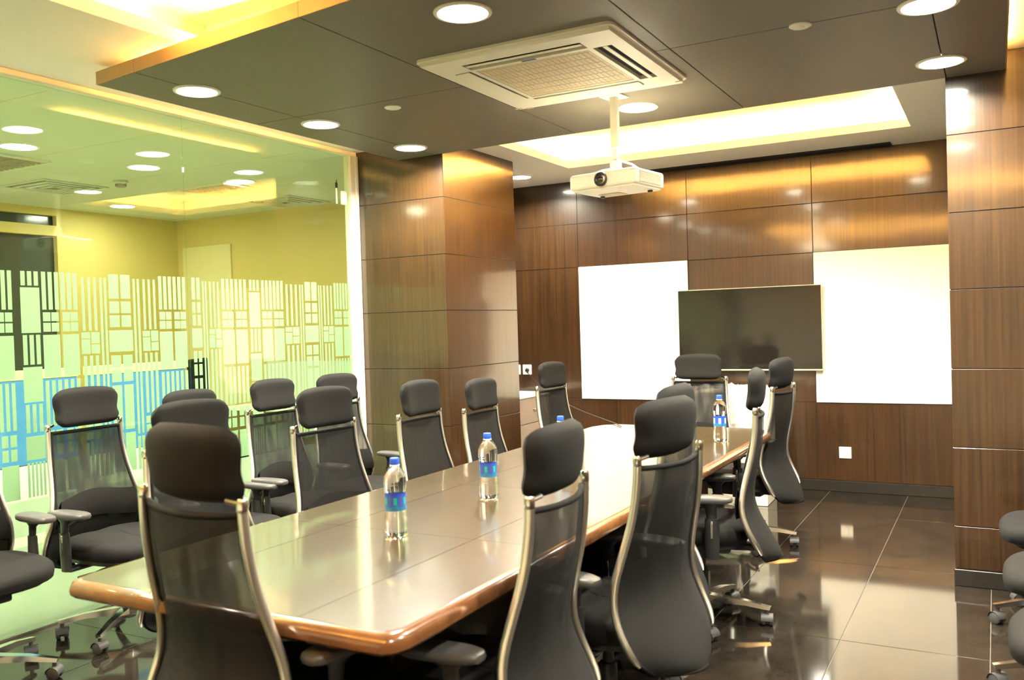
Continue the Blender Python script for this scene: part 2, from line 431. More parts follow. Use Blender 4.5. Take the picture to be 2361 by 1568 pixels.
# ceiling with two recessed light trays
holes = [(-3.172, -.505, 5.60, 6.872), (-3.20, .55, -.9, 2.95)]
cm = MB()
def slab_with_holes(mb, x0, x1, y0, y1, z0, z1, hs):
    ys = sorted({y0, y1, *[h[2] for h in hs], *[h[3] for h in hs]})
    for a, c in zip(ys[:-1], ys[1:]):
        act = [h for h in hs if h[2] <= a + 1e-6 and h[3] >= c - 1e-6]
        x = x0
        for h in sorted(act):
            mb.box(x, h[0], a, c, z0, z1); x = h[1]
        mb.box(x, x1, a, c, z0, z1)
slab_with_holes(cm, -4.7, XR + .2, YF - .1, YB + .1, ZC, ZC + .03, holes)
ce = struct(obj('ceiling', cm, M['white_paint']), 'white plaster ceiling with recessed light trays', 'ceiling')
TZ = ZC + .19
for hx0, hx1, hy0, hy1 in holes:
    w = .16
    tm = MB().box(hx0 - w, hx1 + w, hy0 - w, hy1 + w, TZ, TZ + .03)
    tm.box(hx0 - w - .02, hx0 - w, hy0 - w, hy1 + w, ZC + .03, TZ).box(hx1 + w, hx1 + w + .02, hy0 - w, hy1 + w, ZC + .03, TZ)
    tm.box(hx0 - w, hx1 + w, hy0 - w - .02, hy0 - w, ZC + .03, TZ).box(hx0 - w, hx1 + w, hy1 + w, hy1 + w + .02, ZC + .03, TZ)
    tray = obj('light_tray', tm, M['white_paint'], ce)
    # low upstand hiding the strips
    lip = MB()
    for bx in ((hx0 - .014, hx0 - .002, hy0 - .014, hy1 + .014), (hx1 + .002, hx1 + .014, hy0 - .014, hy1 + .014), (hx0 - .002, hx1 + .002, hy0 - .014, hy0 - .002), (hx0 - .002, hx1 + .002, hy1 + .002, hy1 + .014)):
        lip.box(*bx, ZC + .0305, ZC + .06)
    obj('tray_lip', lip, M['white_paint'], ce)
    # joints in the tray top
    jm = MB()
    nx = 3
    for k in range(1, nx):
        x = hx0 + (hx1 - hx0) * k / nx
        jm.box(x - .004, x + .004, hy0 - w, hy1 + w, TZ - .002, TZ + .001)
    obj('tray_joint', jm, M['cream_paint'], ce)
def strip(x0, x1, y0, y1, z, label):
    t = tag(empty('led_strip', ((x0 + x1) / 2, (y0 + y1) / 2, z)), label, 'light strip', 'warm cove light strips')
    o = t.location
    obj('channel', MB().box(x0 - o.x - .004, x1 - o.x + .004, y0 - o.y - .004, y1 - o.y + .004, 0, .006), M['white_plastic'], t)
    obj('diffuser', MB().box(x0 - o.x, x1 - o.x, y0 - o.y, y1 - o.y, .006, .014), M['cove'], t)
h = holes[0]
strip(h[0] + .05, h[1] - .05, h[3] + .06, h[3] + .085, ZC + .031, 'warm cove strip on the far side of the tray by the screen wall')
strip(h[0] + .05, h[1] - .05, h[2] - .085, h[2] - .06, ZC + .031, 'warm cove strip on the near side of the tray by the screen wall')
strip(h[0] - .085, h[0] - .06, h[2] + .05, h[3] - .05, ZC + .031, 'warm cove strip on the pillar side of the tray by the screen wall')
strip(h[1] + .06, h[1] + .085, h[2] + .05, h[3] - .05, ZC + .031, 'warm cove strip on the right side of the tray by the screen wall')
h = holes[1]
strip(h[0] - .085, h[0] - .06, h[2], h[3] - .3, ZC + .031, 'warm cove strip on the glass side of the near ceiling tray')
strip(h[0], h[1], h[2] - .085, h[2] - .06, ZC + .031, 'warm cove strip on the camera side of the near ceiling tray')

# hung dark slab
FE = lambda x: 2.81 - .1156 * (x + 3.785)        # slightly splayed front edge
BE = lambda x: Y1 + (Y2 - Y1) * (x + 3.785) / 3.57 if x < -.21 else Y2
XS = [-3.785, -3.468, -2.35, -1.262, -.205, .066]
core = MB().prism([(XS[0] + .004, FE(XS[0]) + .004), (XS[-1] - .004, FE(XS[-1]) + .004), (XS[-1] - .004, Y2 - .002), (-.21, Y2 - .002), (XS[0] + .004, BE(XS[0]) - .002)], ZS + .008, ZS + .050)
sl = struct(obj('ceiling_slab', core, M['joint']), 'dark grey hung ceiling slab over the table', 'ceiling')
for x0, x1 in zip(XS[:-1], XS[1:]):
    for far in (0, 1):
        y_in = 3.852
        if far: poly = [(x0 + .003, y_in + .003), (x1 - .003, y_in + .003), (x1 - .003, BE(x1 - .003)), (x0 + .003, BE(x0 + .003))]
        else: poly = [(x0 + .003, FE(x0)), (x1 - .003, FE(x1)), (x1 - .003, y_in - .003), (x0 + .003, y_in - .003)]
        obj('slab_panel', MB().prism(poly, ZS, ZS + .012), M['slab'], sl)
    p0 = (x0 + .001, FE(x0)); p1 = (x1 - .001, FE(x1))
    obj('fascia_board', MB().prism([(p0[0], p0[1] - .006), (p1[0], p1[1] - .006), (p1[0], p1[1] + .01), (p0[0], p0[1] + .01)], ZS + .001, ZS + .062), M['slab_edge'], sl)
obj('fascia_board', MB().box(XS[0] - .004, XS[0] + .01, FE(XS[0]), BE(XS[0]), ZS + .001, ZS + .062), M['slab_edge'], sl)
obj('fascia_board', MB().box(XS[-1] - .01, XS[-1] + .004, FE(XS[-1]), Y2, ZS + .001, ZS + .062), M['slab_edge'], sl)
# strips lying on top of the slab
strip(-3.55, -.2, 2.93, 2.955, ZS + .051, 'warm strip lying on the dark slab along its near edge')
strip(-3.70, -3.675, 3.25, 4.75, ZS + .051, 'warm strip lying on the dark slab along the glass side')
strip(-.02, .005, 3.0, 5.0, ZS + .051, 'warm strip lying on the dark slab along the right wall side')

# slot diffuser in the ceiling at the back wall
sd = tag(empty('slot_diffuser', (-1.95, YB - .10, ZC)), 'long black air slot in the ceiling above the screen wall', 'air vent')
obj('frame', MB().box(-1.30, 1.26, -.075, -.065, -.012, 0).box(-1.30, 1.26, .065, .075, -.012, 0).box(-1.30, -1.29, -.065, .065, -.012, 0).box(1.25, 1.26, -.065, .065, -.012, 0), M['dark'], sd)
obj('plenum', MB().box(-1.29, 1.25, -.065, .065, -.004, 0), M['dark'], sd)
for k in range(3): obj('blade', MB().box(-1.29, 1.25, -.04 + k * .036, -.034 + k * .036, -.011, -.004), M['dark'], sd)

# ------------------------------------------------------------------ glass partition with frosted film
win = empty('window_1', (0, 0, 0)); struct(win, 'floor to ceiling glass partition with frosted film pattern', 'glass wall')
PANES = [(-1.68, .62), (.625, 2.08), (2.085, 3.668), (3.672, 5.19)]
for a, c in PANES:
    obj('pane', MB().box(XG - .006, XG + .006, a, c, .012, ZC - .028), M['glass'], win)
obj('head_frame', MB().bbox(XG - .03, XG + .03, YF, Y1, ZC - .03, ZC, .003), M['frame'], win)
obj('jamb', MB().bbox(XG - .035, XG + .03, 5.19, 5.232, 0, ZC - .03, .003).bbox(XG - .045, XG + .045, 5.234, Y1 - .001, 0, ZC - .03, .004), M['frame'], win)
obj('floor_channel', MB().box(XG - .012, XG + .012, YF, 5.19, 0, .012), M['brushed'], win)
# the film: rectangles of vinyl laid out in house-like groups
F = []
def rect(y0, y1, z0, z1): F.append((y0, y1, z0, z1))
def strips(y0, y1, z0, z1, n, w=.6):
    p = (y1 - y0) / n
    for k in range(n): rect(y0 + p * (k + .5 - w / 2), y0 + p * (k + .5 + w / 2), z0, z1)
def cells(y0, y1, z0, z1, nx, nz, gx=.006, gz=.008):
    dy = (y1 - y0) / nx; dz = (z1 - z0) / nz
    for i in range(nx):
        for j in range(nz): rect(y0 + i * dy + gx/2, y0 + (i + 1) * dy - gx/2, z0 + j * dz + gz/2, z0 + (j + 1) * dz - gz/2)
def gA(y0, y1):
    m_ = (y0 + y1) / 2
    strips(y0, y1, 1.592, 1.783, 6, .62)
    cells(y0 + .005, m_ - .008, 1.476, 1.582, 2, 2); cells(m_ + .008, y1 - .005, 1.476, 1.582, 2, 2)
    rect(y0 + .005, m_ - .008, 1.25, 1.464); rect(m_ + .008, y1 - .005, 1.25, 1.464)
    strips(y0, y1, 1.0, 1.232, 6, .55)
    cells(y0 + .004, m_ - .006, .845, .985, 2, 2, .012, .012); cells(m_ + .006, y1 - .004, .845, .985, 2, 2, .012, .012)
    rect(y0 + .003, m_ - .008, .66, .83); rect(m_ + .008, y1 - .003, .66, .83)
def gB(y0, y1):
    m_ = (y0 + y1) / 2
    strips(y0, y1, 1.48, 1.762, 3, .42)
    rect(y0, m_ - .004, 1.44, 1.471); rect(y0, m_ - .004, 1.358, 1.434); rect(m_ + .004, y1, 1.412, 1.471); rect(m_ + .004, y1, 1.358, 1.406)
    strips(y0, y1, 1.01, 1.347, 3, .5)
    cells(y0, y1, .90, .995, 2, 2); strips(y0, y1, .70, .89, 4, .6)
def gL(y0, y1):
    strips(y0, y1, .90, 1.762, 2, .5); strips(y0, y1, .70, .885, 2, .7)
def gC(y0, y1):
    cells(y0, y1, 1.65, 1.785, 2, 1, .014, .004); cells(y0, y1, 1.49, 1.642, 2, 2, .014, .012)
    rect(y0, y1, 1.362, 1.478); cells(y0, y1, 1.19, 1.348, 2, 2, .014, .012)
    cells(y0, y1, .93, 1.18, 2, 1, .016, .004); cells(y0, y1, .70, .915, 2, 1, .01, .004)
def gD(y0, y1):
    strips(y0, y1, 1.712, 1.783, 3, .62); rect(y0 + .002, y1 - .002, 1.476, 1.702)
    strips(y0, y1, 1.318, 1.466, 3, .62); rect(y0 + .002, y1 - .002, 1.131, 1.306)
    strips(y0, y1, .98, 1.12, 3, .55); cells(y0, y1, .84, .965, 1, 1); strips(y0, y1, .66, .83, 5, .6)
P = 1.507
for base in (0, -P, -2 * P):
    seq = [(gD, 2.647, 2.75), (gA, 2.755, 2.962), (gB, 2.972, 3.078), (gL, 3.083, 3.135), (gC, 3.138, 3.285), (gL, 3.29, 3.345), (gB, 3.352, 3.455), (gA, 3.462, 3.665), (gA, 2.42, 2.612)]
    for fn, a, c in seq:
        if a + base > YF + .05: fn(a + base, c + base)
for fn, a, c in [(gC, 3.70, 3.775), (gL, 3.782, 3.825), (gB, 3.832, 3.925), (gA, 3.932, 4.15), (gD, 4.165, 4.262), (gA, 4.272, 4.482), (gB, 4.49, 4.625), (gL, 4.63, 4.68), (gC, 4.685, 4.82), (gL, 4.825, 4.87), (gB, 4.875, 4.985), (gA, 4.992, 5.185)]:
    fn(a, c)
fm = MB()
for y0, y1, z0, z1 in F: fm.box(XG - .0078, XG - .0062, y0, y1, z0, z1)
fo = obj('frosted_film', fm, M['film'], win); fo['kind'] = 'stuff'; fo['label'] = 'mint frosted vinyl of strips and window-like squares'
lf = MB()
for y0, y1 in ((YF, 3.667), (3.673, 5.19)):
    for z0, z1 in ((.475, .65), (.012, .425)): lf.box(XG - .0078, XG - .0062, y0, y1, z0, z1)
lo_ = obj('lower_film', lf, M['film_low'], win); lo_['label'] = 'plain pale frosted band along the foot of the glass'
# door contact on the glass beside the jamb
dc = tag(empty('door_sensor', (XG + .0075, 5.045, 2.36)), 'small white sensor strip with black clip high on the glass', 'sensor')
obj('strip', MB().bbox(-.001, .008, -.006, .006, 0, .115, .002), M['white_plastic'], dc)
obj('clip', MB().bbox(-.001, .012, -.010, .008, .115, .155, .003).tube([(.006, 0, .15), (.006, .004, .175)], .003), M['black_plastic'], dc)
obj('housing', MB().bbox(-.001, .02, .045, .10, 0, .10, .004), M['white_plastic'], dc)

# ------------------------------------------------------------------ office beyond the glass
NX, NZ = -8.2, 2.735
struct(obj('floor_office', MB().box(-11.5, XG - .12, YF, 7.6, -.06, -.002), M['nfloor']), 'pale floor of the office beyond the glass', 'floor')
no = struct(obj('ceiling_office', MB().box(-11.5, XG - .05, YF, 7.6, NZ, NZ + .06), M['nceil']), 'pale green ceiling of the office beyond the glass', 'ceiling')
jm = MB()
for k in range(6): jm.box(NX, XG - .1, 1.9 + k * 1.0, 1.906 + k * 1.0, NZ - .001, NZ + .002)
obj('ceiling_joint', jm, M['yellow'], no)
wo = MB()
wo.box(NX - .15, NX, 5.62, 7.2, 0, NZ).box(NX - .15, NX, YF, 5.62, 2.66, NZ).box(NX - .15, NX, YF, 3.2, 0, 2.66)
struct(obj('wall_office_far', wo, M['yellow']), 'yellow office wall with dark opening beyond the glass', 'wall')
we = struct(obj('wall_office_end', MB().box(NX, XG - .12, 7.05, 7.2, 0, NZ), M['yellow']), 'yellow end wall of the office beyond the glass', 'wall')
obj('pale_bay', MB().box(-8.1, -7.35, 7.03, 7.052, 0, 2.42), M['yellow_pale'], we)
struct(obj('door_1', MB().box(NX - .10, NX - .06, 3.2, 5.62, 0, 2.66), M['teal_dark']), 'dark glazed opening in the yellow office wall', 'opening')
struct(obj('trim_1', MB().box(NX - .05, NX + .01, 3.2, 5.56, 2.46, 2.56).box(NX - .05, NX + .01, 5.56, 5.62, 0, 2.66), M['yellow']), 'yellow bulkhead rail across the dark office opening', 'trim')
struct(obj('wall_office_front', MB().box(-11.5, XG - .03, YF - .15, YF, 0, NZ), M['yellow']), 'yellow wall at the near end of the office', 'wall')
# blue desk partitions
def partition(x0, x1, y0, y1, z1, label):
    t = tag(empty('desk_partition', ((x0 + x1) / 2, (y0 + y1) / 2, 0)), label, 'partition', 'blue desk partitions beyond the glass')
    o = t.location
    obj('fabric_panel', MB().bbox(x0 - o.x, x1 - o.x, y0 - o.y, y1 - o.y, .66, z1 - .06, .004), M['blue'], t)
    obj('lower_panel', MB().bbox(x0 - o.x, x1 - o.x, y0 - o.y, y1 - o.y, .08, .655, .004), M['nfloor'], t)
    obj('top_rail', MB().bbox(x0 - o.x - .006, x1 - o.x + .006, y0 - o.y - .006, y1 - o.y + .006, z1 - .06, z1, .004), M['yellow_pale'], t)
    ax = 'x' if (x1 - x0) > (y1 - y0) else 'y'
    for s in (0, 1):
        if ax == 'y': bx = (x0 - o.x - .1, x1 - o.x + .1, (y0 if s == 0 else y1 - .04) - o.y, (y0 + .04 if s == 0 else y1) - o.y)
        else: bx = ((x0 if s == 0 else x1 - .04) - o.x, (x0 + .04 if s == 0 else x1) - o.x, y0 - o.y - .1, y1 - o.y + .1)
        obj('foot', MB().bbox(*bx, 0, .08, .004), M['brushed'], t)
partition(-5.34, -5.30, 1.2, 3.70, 1.25, 'blue desk partition seen through the film behind the leftmost chairs')
partition(-5.34, -5.30, 3.78, 4.58, 1.25, 'blue desk partition seen through the film left of the dark visitor chair')
# dark visitor chair beyond the glass
vc = tag(empty('visitor_chair', (-5.6, 5.25, 0), R(-60)), 'dark visitor chair standing in the office behind the film', 'chair')
obj('backrest', MB().bbox(-.22, .22, -.24, -.20, .75, 1.24, .015), M['black_fabric'], vc)
obj('seat', MB().bbox(-.24, .24, -.22, .24, .42, .48, .015), M['black_fabric'], vc)
for sx in (-1, 1):
    obj('leg', MB().tube([(sx * .22, -.23, 1.0), (sx * .22, -.2, .4), (sx * .24, -.26, 0)], .011), M['brushed'], vc)
    obj('leg', MB().tube([(sx * .22, -.2, .45), (sx * .22, .2, .43), (sx * .24, .24, 0)], .011), M['brushed'], vc)
# white desk and green-grey screen further right
de = tag(empty('office_desk', (-5.6, 6.35, 0)), 'pale office desk behind the film next to the jamb', 'desk')
obj('desk_top', MB().bbox(-.9, .9, -.35, .35, .71, .74, .004), M['paper'], de)
for sx in (-.86, .84): obj('leg', MB().bbox(sx, sx + .03, -.32, .32, 0, .71, .003), M['brushed'], de)
obj('privacy_screen', MB().bbox(-.9, .9, .30, .33, .74, 1.14, .004), M['nceil'], de)

def downlight(x, y, z, r, mat, label, group, power=DOWN_W):
    t = tag(empty('downlight', (x, y, z)), label, 'ceiling light', group)
    ring = MB().lathe([(r * .86, .0), (r * .88, -.008), (r, -.007), (r * 1.03, -.002), (r * 1.03, 0)], 32, cap=False)
    obj('trim_ring', ring, M['white_plastic'], t, smooth=True)
    obj('diffuser', MB().lathe([(r * .865, -.001), (r * .865, -.005)], 32), mat, t)
    if power:
        ld = bpy.data.lights.new('lamp', 'AREA'); ld.shape = 'DISK'; ld.size = r * 1.6; ld.energy = power; ld.color = DOWN_C; ld.spread = R(152)
        lo = bpy.data.objects.new('lamp', ld); COL.objects.link(lo); lo.parent = t; lo.location = (0, 0, -.010)
    return t
GL = 'round downlights in the dark slab'
for x, y, lab in [(-3.484, 3.15, 'round downlight in the dark slab nearest its left front corner'), (-3.472, 4.06, 'round downlight in the dark slab, middle of the row along the glass'),
                  (-3.452, 4.944, 'round downlight in the dark slab just in front of the left pillar'), (-1.79, 2.944, 'large round downlight cut by the top edge beside the cassette unit'),
                  (-1.768, 4.80, 'round downlight in the dark slab right behind the projector pole'), (-.213, 3.89, 'round downlight in the dark slab cut by the top right edge'),
                  (-.212, 4.813, 'round downlight in the dark slab in front of the right pillar')]:
    downlight(x, y, ZS, .112, M['down'], lab, GL)
downlight(-.213, 2.97, ZS, .112, M['down'], 'round downlight in the dark slab above the wall chairs, out of view', GL)
downlight(-3.707, 7.0, ZC, .105, M['down'], 'round downlight in the white ceiling of the niche behind the left pillar', 'downlights in the white ceiling')
for x, lab in ((-3.0, 'left'), (-1.85, 'middle'), (-.65, 'right')):  # added lamps hidden above the slab edge, brightening the far ceiling and boards
    downlight(x, 5.41, ZC, .105, M['down'], 'added unseen downlight in the white ceiling between slab and far tray, %s of three' % lab, 'downlights in the white ceiling')
for x, y in [(-3.6, .6), (-3.6, 1.7), (.74, .6), (.74, 2.2)]:  # lamps added out of view to light the chair backs
    downlight(x, y, ZC, .105, M['down'], 'added unseen downlight in the white ceiling beside the near tray', 'downlights in the white ceiling')
GO = 'round downlights in the office ceiling'
for x, y, lab in [(-5.70, 3.62, 'office downlight behind glass, leftmost of the front row'), (-5.70, 4.61, 'office downlight behind glass left of the pane joint'),
                  (-5.63, 5.53, 'office downlight behind glass just above the left louvre light'),
                  (-7.58, 5.86, 'office downlight behind glass close to the yellow wall'), (-7.38, 4.3, 'office downlight behind glass above the dark opening')]:
    downlight(x, y, NZ, .125, M['ndown'], lab, GO, 0)
for x, y in [(-5.55, 2.5), (-5.55, 1.4), (-5.55, .3), (-7.38, 3.0), (-7.38, 1.5)]:
    downlight(x, y, NZ, .125, M['ndown'], 'office downlight behind glass outside the view', GO, 0)
# louvre fixtures and air diffusers in the office ceiling
def louvre(x, y, label):
    t = tag(empty('louvre_light', (x, y, NZ)), label, 'ceiling light', 'louvre lights in the office ceiling')
    obj('frame', MB().box(-.3, .3, -.3, -.285, -.02, 0).box(-.3, .3, .285, .3, -.02, 0).box(-.3, -.285, -.285, .285, -.02, 0).box(.285, .3, -.285, .285, -.02, 0), M['white_plastic'], t)
    obj('tray', MB().box(-.285, .285, -.285, .285, -.003, 0), M['cream_plastic'], t)
    for k in range(9): obj('fin', MB().box(-.26 + k * .065 - .004, -.26 + k * .065 + .004, -.285, .285, -.018, -.003), M['silver'], t)
    for k in range(4): obj('fin', MB().box(-.285, .285, -.2 + k * .133 - .004, -.2 + k * .133 + .004, -.018, -.003), M['silver'], t)
louvre(-6.05, 5.75, 'square louvre light in the office ceiling behind glass near the jamb')
louvre(-6.3, 3.75, 'square louvre light in the office ceiling at the left edge')
def diffuser(x, y, label):
    t = tag(empty('air_diffuser', (x, y, NZ)), label, 'air vent', 'square air diffusers in the office ceiling')
    for k in range(4):
        a = .3 - k * .07
        obj('ring', MB().box(-a, a, -a, -a + .03, -.012 - k * .003, 0).box(-a, a, a - .03, a, -.012 - k * .003, 0).box(-a, -a + .03, -a + .03, a - .03, -.012 - k * .003, 0).box(a - .03, a, -a + .03, a - .03, -.012 - k * .003, 0), M['nceil'], t)
    obj('core', MB().box(-.27, .27, -.27, .27, -.004, 0), M['dark'], t)
diffuser(-7.0, 4.75, 'square air diffuser in the office ceiling above the dark opening')
diffuser(-6.15, 6.65, 'square air diffuser in the office ceiling near the jamb')
sm = tag(empty('smoke_detector', (-6.35, 4.9, NZ)), 'small smoke detector in the office ceiling behind glass', 'detector')
obj('base', MB().lathe([(.06, 0), (.06, -.02), (.05, -.03)], 20), M['nceil'], sm); obj('chamber', MB().lathe([(.045, -.03), (.045, -.05), (.03, -.058)], 20), M['cab'], sm)

# ------------------------------------------------------------------ wall fittings
def board(x0, x1, label):
    t = tag(empty('whiteboard', ((x0 + x1) / 2, YB - .019, .727)), label, 'whiteboard', 'whiteboards either side of the screen')
    w = (x1 - x0) / 2
    obj('writing_surface', MB().bbox(-w, w, -.012, 0, 0, 1.229, .002), M['whiteboard'], t)
    return t
board(-3.409, -2.364, 'white writing board on the wood wall left of the screen')
board(-1.302, -.25, 'white writing board on the wood wall right of the screen')
tv = tag(empty('television', (-1.838, YB - .031, .99)), 'large black flat screen mounted between two whiteboards', 'television')
w = .604
obj('back_shell', MB().bbox(-w + .02, w - .02, -.045, 0, .02, .68, .008), M['black_plastic'], tv)
obj('screen', MB().bbox(-w + .006, w - .006, -.052, -.044, .014, .697, .001), M['screen'], tv)
obj('bezel', MB().bbox(-w, w, -.055, -.03, .697, .704, .002).bbox(-w, -w + .007, -.055, -.03, .012, .698, .002).bbox(w - .007, w, -.055, -.03, .012, .698, .002), M['silver'], tv)
obj('lower_rail', MB().bbox(-w, w, -.060, -.03, 0, .014, .003), M['silver'], tv)
obj('power_light', MB().box(.12, .128, -.0605, -.06, .004, .008), M['led'], tv)
def plate(x, z, kind, label):
    t = tag(empty('socket_plate', (x, YB - .0185, z)), label, 'wall socket', 'cream wall plates')
    obj('plate', MB().bbox(-.047, .047, -.010, 0, -.047, .047, .003), M['white_plastic'], t)
    if kind == 'switch': obj('rocker', MB().bbox(-.014, .014, -.015, -.009, -.03, .03, .002), M['paper'], t)
    else:
        obj('socket_face', MB().bbox(-.034, .034, -.013, -.009, -.034, .034, .002), M['paper'], t)
        for px, pz in ((0, .016), (-.013, -.012), (.013, -.012)):
            obj('pin_hole', MB().bbox(px - .003, px + .003, -.0135, -.0128, pz - .003, pz + .003, .0004), M['dark'], t)
    return t
plate(-1.09, .32, 'switch', 'cream wall plate low on the wood wall under the right whiteboard')
plate(-4.105, 1.0, 'socket', 'cream socket plate at the edge of the left pillar')
plate(-3.985, 1.0, 'socket', 'cream socket plate holding a black plug behind the far left chair')
pg = tag(empty('power_plug', (-3.975, YB - .031, .995)), 'black plug in the socket with a cable to the table', 'plug')
obj('body', MB().lathe([(.012, 0), (.02, .006), (.021, .02), (.012, .034)], 14).bbox(-.008, .008, -.03, .0, .0, .012, .003), M['black_plastic'], pg)
for o in pg.children: o.rotation_euler = (R(90), 0, 0)
path = []
A_ = Vector((-3.975, YB - .06, .985)); B_ = Vector((-2.24, 5.50, .757))
for k in range(25):
    t_ = k / 24
    p_ = A_.lerp(B_, t_); p_.z -= .10 * 4 * t_ * (1 - t_) * (1 - .5 * t_)
    path.append(p_)
path.append(Vector((-2.16, 5.38, .7555)))
tag(obj('power_cable', MB().tube(path, .0038, n=6), M['black_plastic'], smooth=True), 'thin black cable hanging from the wall plug to the table end', 'cable')

# low cabinet in the niche
cb = tag(empty('credenza', (-3.985, 6.95, 0)), 'grey low cabinet with pale top in the niche behind the left pillar', 'cabinet')
obj('body', MB().bbox(-.20, .235, -.55, .55, .05, .77, .003), M['cab'], cb)
obj('plinth', MB().box(-.2, .2, -.53, .53, 0, .05), M['dark'], cb)
obj('worktop', MB().bbox(-.205, .258, -.56, .56, .77, .795, .003), M['paper'], cb)
for k in range(2):
    for q in range(3):
        d = obj('drawer', MB().bbox(.236, .25, -.545 + k * .548, -.003 + k * .548, .07 + q * .234, .298 + q * .234, .002), M['cab'], cb)
        obj('handle', MB().tube([(.25, -.06 + -.275 + k * .548, .19 + q * .234), (.275, -.05 - .275 + k * .548, .19 + q * .234), (.275, .05 - .275 + k * .548, .19 + q * .234), (.25, .06 - .275 + k * .548, .19 + q * .234)], .005, n=8), M['chrome'], d, smooth=True)

# carton wrapped in plastic
ct = tag(empty('carton', (-1.83, 6.95, 0), R(2)), 'tall white carton under crumpled clear plastic beyond the table end', 'carton')
obj('box_body', MB().bbox(-.28, .28, -.19, .19, 0, .86, .004), M['carton'], ct)
for s_ in (-1, 1): obj('flap', MB().box(-.28, .28, (.002 if s_ > 0 else -.19), (.19 if s_ > 0 else -.002), .861, .866), M['carton'], ct)
obj('printed_mark', MB().box(.02, .05, -.1915, -.1902, .62, .625).box(.02, .05, -.1915, -.1902, .612, .616).box(.03, .04, -.1915, -.1902, .60, .606), M['dark'], ct)
rows = []
for i in range(26):
    row = []
    for j in range(34):
        a = j / 33; s_ = i / 25
        x = -.31 + .64 * a
        if s_ < .35: y, z = .2 - s_ / .35 * .41, .885
        else: y, z = -.215, .885 - (s_ - .35) / .65 * .36
        rr = lambda k: math.sin(a * 23 + k * 1.7 + s_ * 9) * math.sin(s_ * 19 + k + a * 5)
        row.append((x + .01 * rr(1), y - .022 * abs(rr(2.2)) + random.uniform(-.006, .006), z + (.03 * abs(rr(3)) if s_ < .35 else 0) + random.uniform(-.005, .005)))
    rows.append(row)
obj('plastic_wrap', MB().grid(rows), M['wrap'], ct, smooth=True, ang=80)

# ------------------------------------------------------------------ ceiling things
ac = tag(empty('ceiling_air_conditioner', (-1.822, 3.855, ZS)), 'square white cassette air conditioner in the dark slab', 'air conditioner')
hw, hd = .485, .505
zz0, zz1 = -.030, 0
# fascia with four slot openings and a grille opening
def rrect(w, d, r, n=5):
    o = []
    for cx_, cy_, a0 in ((w - r, d - r, 0), (-w + r, d - r, 90), (-w + r, -d + r, 180), (w - r, -d + r, 270)):
        for k in range(n + 1):
            a = R(a0 + 90 * k / n); o.append((cx_ + r * math.cos(a), cy_ + r * math.sin(a)))
    return o
obj('rim', MB().prism(rrect(hw, hd, .035), -.012, 0), M['white_plastic'], ac)
fm = MB()
s0, s1, gr, sl_ = .310, .398, .285, .295
fm.box(-hw + .02, hw - .02, -hd + .02, -s1, -.03, -.008).box(-hw + .02, hw - .02, s1, hd - .02, -.03, -.008)
fm.box(-hw + .02, -s1, -s1, s1, -.03, -.008).box(s1, hw - .02, -s1, s1, -.03, -.008)
fm.box(-s0, s0, -s0, -gr, -.03, -.008).box(-s0, s0, gr, s0, -.03, -.008).box(-s0, -gr, -gr, gr, -.03, -.008).box(gr, s0, -gr, gr, -.03, -.008)
for sx in (-1, 1):
    for sy in (-1, 1):
        x0, x1 = sorted((sx * sl_, sx * s1)); y0, y1 = sorted((sy * sl_, sy * s1))
        xi, xo = sorted((sx * s0, sx * s1)); yi, yo = sorted((sy * s0, sy * s1))
        fm.box(xi, xo, y0, y1, -.03, -.008); a0, a1 = sorted((sx * sl_, sx * s0)); fm.box(a0, a1, yi, yo, -.03, -.008)
obj('fascia', fm, M['white_plastic'], ac)
obj('slot_well', MB().box(-s1, s1, -s1, -s0, -.012, -.009).box(s0, s1, -s1, s1, -.0121, -.0091).box(-s1, s1, s0, s1, -.0119, -.009).box(-s1, -s0, -s1, s1, -.0118, -.0091), M['dark'], ac)
for k, (ax, sgn, opened) in enumerate((('y', -1, 1), ('x', 1, 1), ('y', 1, 0), ('x', -1, 0))):
    lm = MB()
    c = (s0 + s1) / 2 + .004
    n_ = 1
    for q in range(n_):
        off = .006 if opened else 0
        wd = .011 if opened else .036
        if ax == 'y': lm.bbox(-sl_ + .006, sl_ - .006, sgn * (c + off) - wd, sgn * (c + off) + wd, -.034 if not opened else -.031, -.029 if not opened else -.027, .001)
        else: lm.bbox(sgn * (c + off) - wd, sgn * (c + off) + wd, -sl_ + .006, sl_ - .006, -.034 if not opened else -.031, -.029 if not opened else -.027, .001)
    obj('louvre', lm, M['white_plastic'], ac)
gm = obj('intake_grille', MB().box(-gr + .004, gr - .004, -gr + .004, gr - .004, -.028, -.012), M['cream_plastic'], ac)
for k in range(21):
    x = -.26 + k * .026
    obj('grille_bar', MB().box(x - .003, x + .003, -.27, .27, -.0292, -.028), M['cream_plastic'], gm)
for k in range(7):
    y = -.25 + k * .083
    obj('grille_bar', MB().box(-.27, .27, y - .003, y + .003, -.0294, -.028), M['cream_plastic'], gm)
obj('maker_mark', MB().box(-.035, .035, -.307, -.293, -.0315, -.03), M['blue_mark'], ac)
for sx, sy in ((-.46, .46), (-.40, .48), (.46, .44)):
    obj('corner_catch', MB().bbox(sx - .02, sx + .02, sy - .008, sy + .008, -.033, -.029, .002), M['cream_plastic'], ac)

for x, y, lab in ((-2.893, 3.985, 'small white ceiling disc between the downlights and the cassette unit'), (-.696, 3.858, 'small white ceiling disc near the top right downlights')):
    t = tag(empty('ceiling_sensor', (x, y, ZS)), lab, 'sensor', 'white discs on the dark slab')
    obj('disc', MB().lathe([(.046, 0), (.046, -.004), (.040, -.008)], 28), M['white_plastic'], t, smooth=True)
    obj('dome', MB().lathe([(.02, -.008), (.014, -.013), (.004, -.014)], 20), M['white_plastic'], t, smooth=True)

